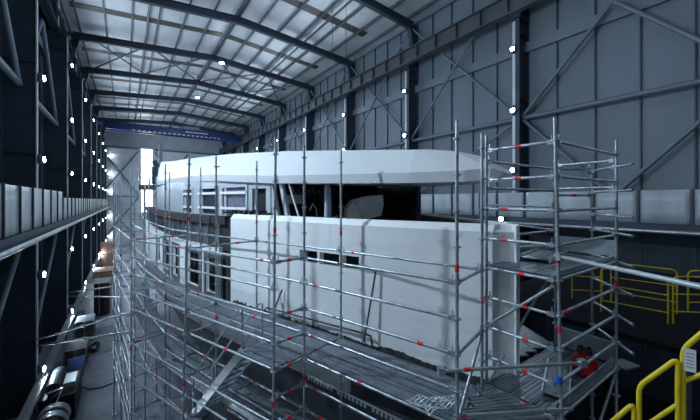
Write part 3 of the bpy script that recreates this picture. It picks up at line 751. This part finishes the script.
# spare planks lying on the upper deck
up = z(-1.15)+.06
def lying(name, c, d, L, w, label, h=.05, m='deck', rise=0.):
    d = Vector((d[0], d[1], rise)).normalized(); c = Vector(c); t = thing(name, label, 'plank', (c.x, c.y, c.z))
    mb = MB(); mb.prism(plankprof(w), (c-d*L/2+Vector((0,0,h)), c+d*L/2+Vector((0,0,h)))); mb.build('board', m, t)
    s = d.cross(Vector((0,0,1)))
    for q in (-1, 1): MB().box(c+s*q*(w/2+.012)+Vector((0,0,h*.5+.01)), (L, .02, h+.02), d).build('edge_rail', 'alu', t)
lying('spare_plank', (6.62, 3.02, up), (2.2,.42), 1.3, .50, 'framed spare deck plank lying askew by the bow tip, nearer one')
lying('spare_plank', (7.35, 3.85, up), (.9,-.35), 1.25, .42, 'framed spare deck plank lying behind the tower posts, farther one')
lying('spare_plank', (6.1, 2.55, z(-3.15)+.06), (.95,.35), 1.3, .34, 'loose plank lying diagonally on the lower tower deck')
# red gas bottle on the lower tower deck
gb = thing('gas_bottle', 'red gas bottle standing on the lower deck of the scaffold tower', 'gas bottle', (6.72, 2.37, z(-3.15)+.05))
prof = [(.13,0),(.17,.03),(.19,.1),(.19,.24),(.17,.32),(.12,.38),(.05,.41)]
mb = MB(); n = 18; vs = [(6.72+r_*math.cos(2*math.pi*i/n), 2.37+r_*math.sin(2*math.pi*i/n), z(-3.1)+h) for r_, h in prof for i in range(n)]
mb.add(vs, [(j*n+i, j*n+(i+1)%n, (j+1)*n+(i+1)%n, (j+1)*n+i) for j in range(len(prof)-1) for i in range(n)]+[tuple(range(n))[::-1], tuple(range(len(vs)-n, len(vs)))], True)
mb.build('body', 'redtank', gb)
mb = MB()
for i in range(12):
    if i in (0, 6): continue
    w = 2*math.pi*(i+.5)/12; mb.box((6.72+.11*math.cos(w), 2.37+.11*math.sin(w), z(-3.1)+.42), (.012,.06,.10), (math.cos(w), math.sin(w), 0))
mb.build('collar', 'rubber', gb); MB().tube((6.72,2.37,z(-3.1)+.40), (6.72,2.37,z(-3.1)+.47), .025).build('valve', 'rubber', gb)
# crumpled mesh sheet at the corner post
ms = MB(); n = 9; vs = []
mc = Vector((3.62, 3.02, z(-3.15)+.06))
def mp(i, j):
    u, v = i/(n-1), j/(n-1)
    return mc+Vector((.42*u-.1+.04*math.sin(v*7), .10+.5*v-.3*u, .30*u*(1-v)+.05*math.sin(u*9+v*4)+.05))
for i in range(n):
    ms.path([mp(i, j) for j in range(n)], .006, 4); ms.path([mp(j, i) for j in range(n)], .006, 4)
solo(ms, 'mesh_sheet', 'alu', 'crumpled wire mesh sheet lying on deck at the corner post', 'mesh')
# drain pipe at the hull foot
p = [Vector((xat(PORT, y)-.10, y, z(H))) for y, H in ((8.9,-3.05),(7.2,-3.0),(5.75,-2.97),(5.6,-2.99),(5.57,-3.1),(5.57,-3.3))]
mb = MB(); mb.path(p, .022, 8); mb.tube(p[1], p[1]-Vector((0,0,.35)), .018)
solo(mb, 'hose_pipe', 'rubber', 'thin black pipe running along the foot of the white plating', 'pipe')
# leaning sticks against plating
for i, (y, dx, H) in enumerate(((5.62,.0,-1.55), (8.45,.02,-2.45))):
    x = xat(PORT, y)
    solo(MB().tube((x-.22, y+.05, z(-3.1)), (x-.03, y-.12, z(H)), .02), 'leaning_bar', 'navy', ('tall' if i == 0 else 'short')+' dark bar leaning on the white plating by the deck', 'bar')

# thick pale tube from the tower towards the viewpoint
a = Vector((T2[0]-.02, T2[1]-.06, z(-.80))); b = un(700, 286.5, 2.55); d = (b-a).normalized()
t = thing('guard_tube', 'thick pale steel tube running from the tower to the right edge', 'tube', a)
MB().tube(a-d*.15, b+d*1.2, .0255, 12).build('tube', 'alu', t)
MB().box(a, (.1,.09,.11), d).build('clamp', 'galv', t)

# tie tubes across the aisle to the left wall columns
ties = [((36,340,14.15),(127,313,9.45),'upper of two long tie tubes over the near aisle'),((36,346,14.15),(128.5,332,9.4),'lower of two long tie tubes over the near aisle'),
        ((67.5,292.6,21.4),(116,286,14.0),'upper tie tube over the far aisle'),((68,296,21.4),(120.5,297,11.9),'lower tie tube over the far aisle')]
for a, b, lab in ties:
    a, b = un(*a), un(*b); d = (b-a).normalized()
    mb = MB().tube(a, b+d*.25, .03, 8)
    for q in (.3, .62): mb.box(a.lerp(b, q), (.1,.09,.1), d)
    solo(mb, 'tie_tube', 'galv', lab+' to the left wall', 'tube')

# ------------------------------------------------------------------ left aisle clutter
dt = thing('exhaust_duct', 'fat black duct with silver collars lying along the left wall', 'duct', (-2.15, 17, 0))
MB().path([(-2.3,y,.75) for y in (11.5,13,14.5,16,17.2)], .46, 20).build('hose', 'rubber', dt)
for y in (15.2, 16.5, 17.1):
    mb = MB(); mb.tube((-2.3, y-.18, .75), (-2.3, y+.18, .75), .50, 22); mb.build('collar', 'alu', dt)
mb = MB()
for y in (12, 14, 16): mb.mm((-2.7,y-.06,0), (-1.9,y+.06,.32))
mb.build('cradle', 'navy', dt)
mc_ = thing('machine', 'dark motor unit with a pale cover beside the left aisle', 'machine', (-2.3, 19, 0))
MB().mm((-2.9,18.0,0), (-1.75,20.4,1.1)).build('base', 'rubber', mc_)
MB().mm((-2.2,18.6,1.1), (-1.8,19.6,1.35)).build('cover', 'alu', mc_)
MB().tube((-2.5,18.3,1.35), (-2.5,20,1.35), .25, 14).build('motor', 'navy', mc_)
a, b, c = un(62.5,388,13.4), un(50,418,12.6), un(46,394,13.5)
mb = MB(); d = b-a; mb.box((a+b)/2, (d.length,.14,.03), d); d = c-a; mb.box((a+c)/2, (d.length,.12,.03), d); d = c+Vector((0,0,-.25))-a; mb.box((a+c)/2-Vector((0,0,.2)), (d.length,.06,.03), d)
solo(mb, 'angle_bracket', 'white', 'white steel angle bracket leaning over the black duct', 'bracket')
bl = MB(); bl.box((-2.1,21.8,.65), (.7,.05,1.3), (1,.3,0), (-.3,1,.35)); solo(bl, 'blue_sheet', mat('blue_sheet', (.08,.12,.30), .5), 'blue sheet propped beside the aisle behind the motor', 'sheet')
def crate(name, x, y, dx, dy, h, z0, m, label, cat='crate'):
    t = thing(name, label, cat, (x, y, z0))
    MB().mm((x-dx/2, y-dy/2, z0+.1), (x+dx/2, y+dy/2, z0+h)).build('body', m, t)
    for q in (-.4, 0, .4): MB().mm((x+q*dx-.05, y-dy/2-.01, z0), (x+q*dx+.05, y+dy/2+.01, z0+.1)).build('skid', 'timber', t)
    for q in (-.48, 0, .48): MB().mm((x+q*dx-.04, y-dy/2-.03, z0+.1), (x+q*dx+.04, y-dy/2, z0+h)).build('batten', 'timber', t)
crate('pallet_crate', -1.7, 34, 1.5, 2.4, 2.6, 0, 'rubber', 'dark crate with tan battens at the left of the aisle')
crate('pallet_crate', -2.0, 46, 1.7, 3, 1.5, 0, 'timber', 'tan timber crate on the floor far down the aisle')
crate('pallet_crate', -2.1, 58, 1.6, 3, 1.7, 0, 'salmon', 'salmon wrapped crate on the floor at the far end of the aisle')
crate('pallet_crate', -2.1, 58, 1.5, 2.8, 1.5, 1.7, 'salmon', 'salmon wrapped crate stacked on top of another at the far end')
crate('floor_crate', -2.3, 24.5, 1.0, 1.6, .9, 0, 'bulwark', 'low grey crate beside the left aisle nearest the duct')
crate('floor_crate', -2.2, 28.3, 1.0, 1.6, 1.3, 0, 'hullgrey', 'grey crate standing beyond the low crate by the left aisle')
solo(MB().box((-2.2,31.2,1.5), (.5,.06,3.0), (1,.1,0)), 'white_board', 'white', 'tall pale board standing upright beside the left aisle', 'board')
mb = MB(); mb.path([(-2.2,20.6,.9),(-1.9,20.5,.3),(-1.5,20.4,.03),(-1.0,20.2,.025),(-.4,20.4,.025),(.1,20.3,.03)], .03, 6)
solo(mb, 'floor_cable', 'rubber', 'black cable lying across the aisle floor', 'cable')
mb = MB(); c = Vector((-1.75,25.6,.05))
for j in range(4): mb.path([c+Vector((.32*math.cos(w*.5)+.04*j, .5*math.sin(w*.5), .04+.05*j+.1*math.sin(w))) for w in range(0,13)], .03, 6)
solo(mb, 'cable_coil', 'rubber', 'coil of black cable dropped at the aisle edge', 'cable')

# ------------------------------------------------------------------ yellow rails
ys_ = thing('stair_rail', 'near yellow tubular stair handrail in the bottom right corner', 'handrail', un(660, 420, 3.0)-Vector((0,0,.4)))
def bend(pts, r=.021, k=.10):
    out = []
    for i, p in enumerate(pts):
        p = Vector(p)
        if 0 < i < len(pts)-1:
            a, b = Vector(pts[i-1]), Vector(pts[i+1]); da = (a-p); db = (b-p); ka = min(k, da.length*.4); kb = min(k, db.length*.4)
            A = p+da.normalized()*ka; B = p+db.normalized()*kb
            out += [A*(1-s)**2+p*2*s*(1-s)+B*s*s for s in (0,.25,.5,.75,1)]
        else: out.append(p)
    return out
def drop(p, h): return p-Vector((0,0,h))
t0 = 3.1
p1, p2 = un(639,386,t0), un(678,358,2.95); q1, q2 = un(683,349,2.95), un(720,318,2.8); s1, s2 = un(600,432,3.25), un(634,403,3.12)
MB().path(bend([drop(p1,1.5), p1, p2, drop(p2,1.5)], k=.07), .021, 10).build('rail_loop', 'yellow', ys_)
MB().path(bend([drop(q1,1.5), q1, q2, drop(q2,1.5)], k=.07), .021, 10).build('rail_loop', 'yellow', ys_)
MB().path(bend([drop(s1,1.2), s1, s2, drop(s2,1.2)], k=.07), .021, 10).build('rail_loop', 'yellow', ys_)
MB().tube(drop(p1,.42), drop(p2,.42), .018, 10).build('mid_rail', 'yellow', ys_)
MB().tube(drop(q1,.30), drop(q2,.42), .018, 10).build('mid_rail', 'yellow', ys_)
# steps below the rail
sd_ = (q2-p1); sd_.z = 0; sd_.normalize(); perp = Vector((sd_.y, -sd_.x, 0))
for i in range(6):
    c = p1.lerp(q2, i/5)+perp*.38-Vector((0,0,1.05)); MB().box(c, (.24,.7,.03), sd_).build('tread', 'deck', ys_)
a, b = drop(p1,1.1), drop(q2,1.1); MB().box((a+b)/2+perp*.03, ((b-a).length+.4,.02,.18), b-a).build('stringer', 'deck', ys_)
# paper notice hung on it
c = un(690, 360.5, 2.88); e = (q2-q1).normalized(); eh = Vector((e.x, e.y, 0)).normalized()
nt = thing('notice', 'white paper notice taped to the near yellow handrail', 'sign', c-Vector((0,0,.1)))
MB().box(c, (.075,.004,.20), eh).build('sheet', 'paper', nt)
mb = MB(); nn = eh.cross(Vector((0,0,1)))
for i in range(5):
    for s in (-1, 1): mb.box(c+Vector((0,0,.06-.03*i))+nn*s*.003, (.05,.001,.008), eh)
mb.build('text_lines', 'ink', nt)
# far yellow guard rails at the foot of the right hand landing
yr = thing('guard_rail', 'far yellow guard rails on the dark landing beyond the tower', 'railing', (11.2, 3.2, z(-3.4)))
def yloop(x0, y0, x1, y1, t0, t1, h=1.1):
    a, b = un(x0,y0,t0), un(x1,y1,t1)
    MB().path(bend([drop(a,h), a, b, drop(b,h)], k=.12), .018, 8).build('rail_loop', 'yellow', yr)
    for q in (.37, .74): MB().tube(drop(a,h*q), drop(b,h*q), .014, 8).build('mid_rail', 'yellow', yr)
yloop(572,262, 602,263, 9.5, 9.3); yloop(611,262.5, 677,270, 9.0, 8.2); yloop(673,276.5, 760,278, 7.6, 7.2); yloop(601,268, 668,278, 8.2, 7.6)
yloop(688,271, 770,268, 8.4, 8.0)
yb = un(640, 270, 8.4); ldz = z(-1.75)-1.15
MB().mm((8.9, 1.2, ldz-.12), (17.5, 6.0, ldz)).build('landing', 'shadefloor', yr)  # landing coloured black to stand for the shade there
for x in (9.2, 13, 17): 
    for y in (1.5, 5.7): MB().mm((x-.08,y-.08,0), (x+.08,y+.08,ldz-.1)).build('landing_leg', 'navy', yr)

# ------------------------------------------------------------------ camera, world
w = bpy.data.worlds.new('World'); bpy.context.scene.world = w; w.use_nodes = True
w.node_tree.nodes['Background'].inputs[0].default_value = (.35,.55,.9,1); w.node_tree.nodes['Background'].inputs[1].default_value = .02
cd = bpy.data.cameras.new('camera'); cam = bpy.data.objects.new('camera', cd); C.objects.link(cam)
cam.location = (0,0,F); cam.rotation_euler = (math.radians(90), 0, -TH)
cd.sensor_width = 36; cd.lens = 36*FPX/700; cd.shift_y = -10/700; cd.clip_start = .05; cd.clip_end = 300
sc = bpy.context.scene; sc.camera = cam
sc.view_settings.view_transform = 'Standard'; sc.view_settings.look = 'None'; sc.view_settings.gamma = 1; sc.view_settings.exposure = 0.2
sc.view_settings.use_curve_mapping = False
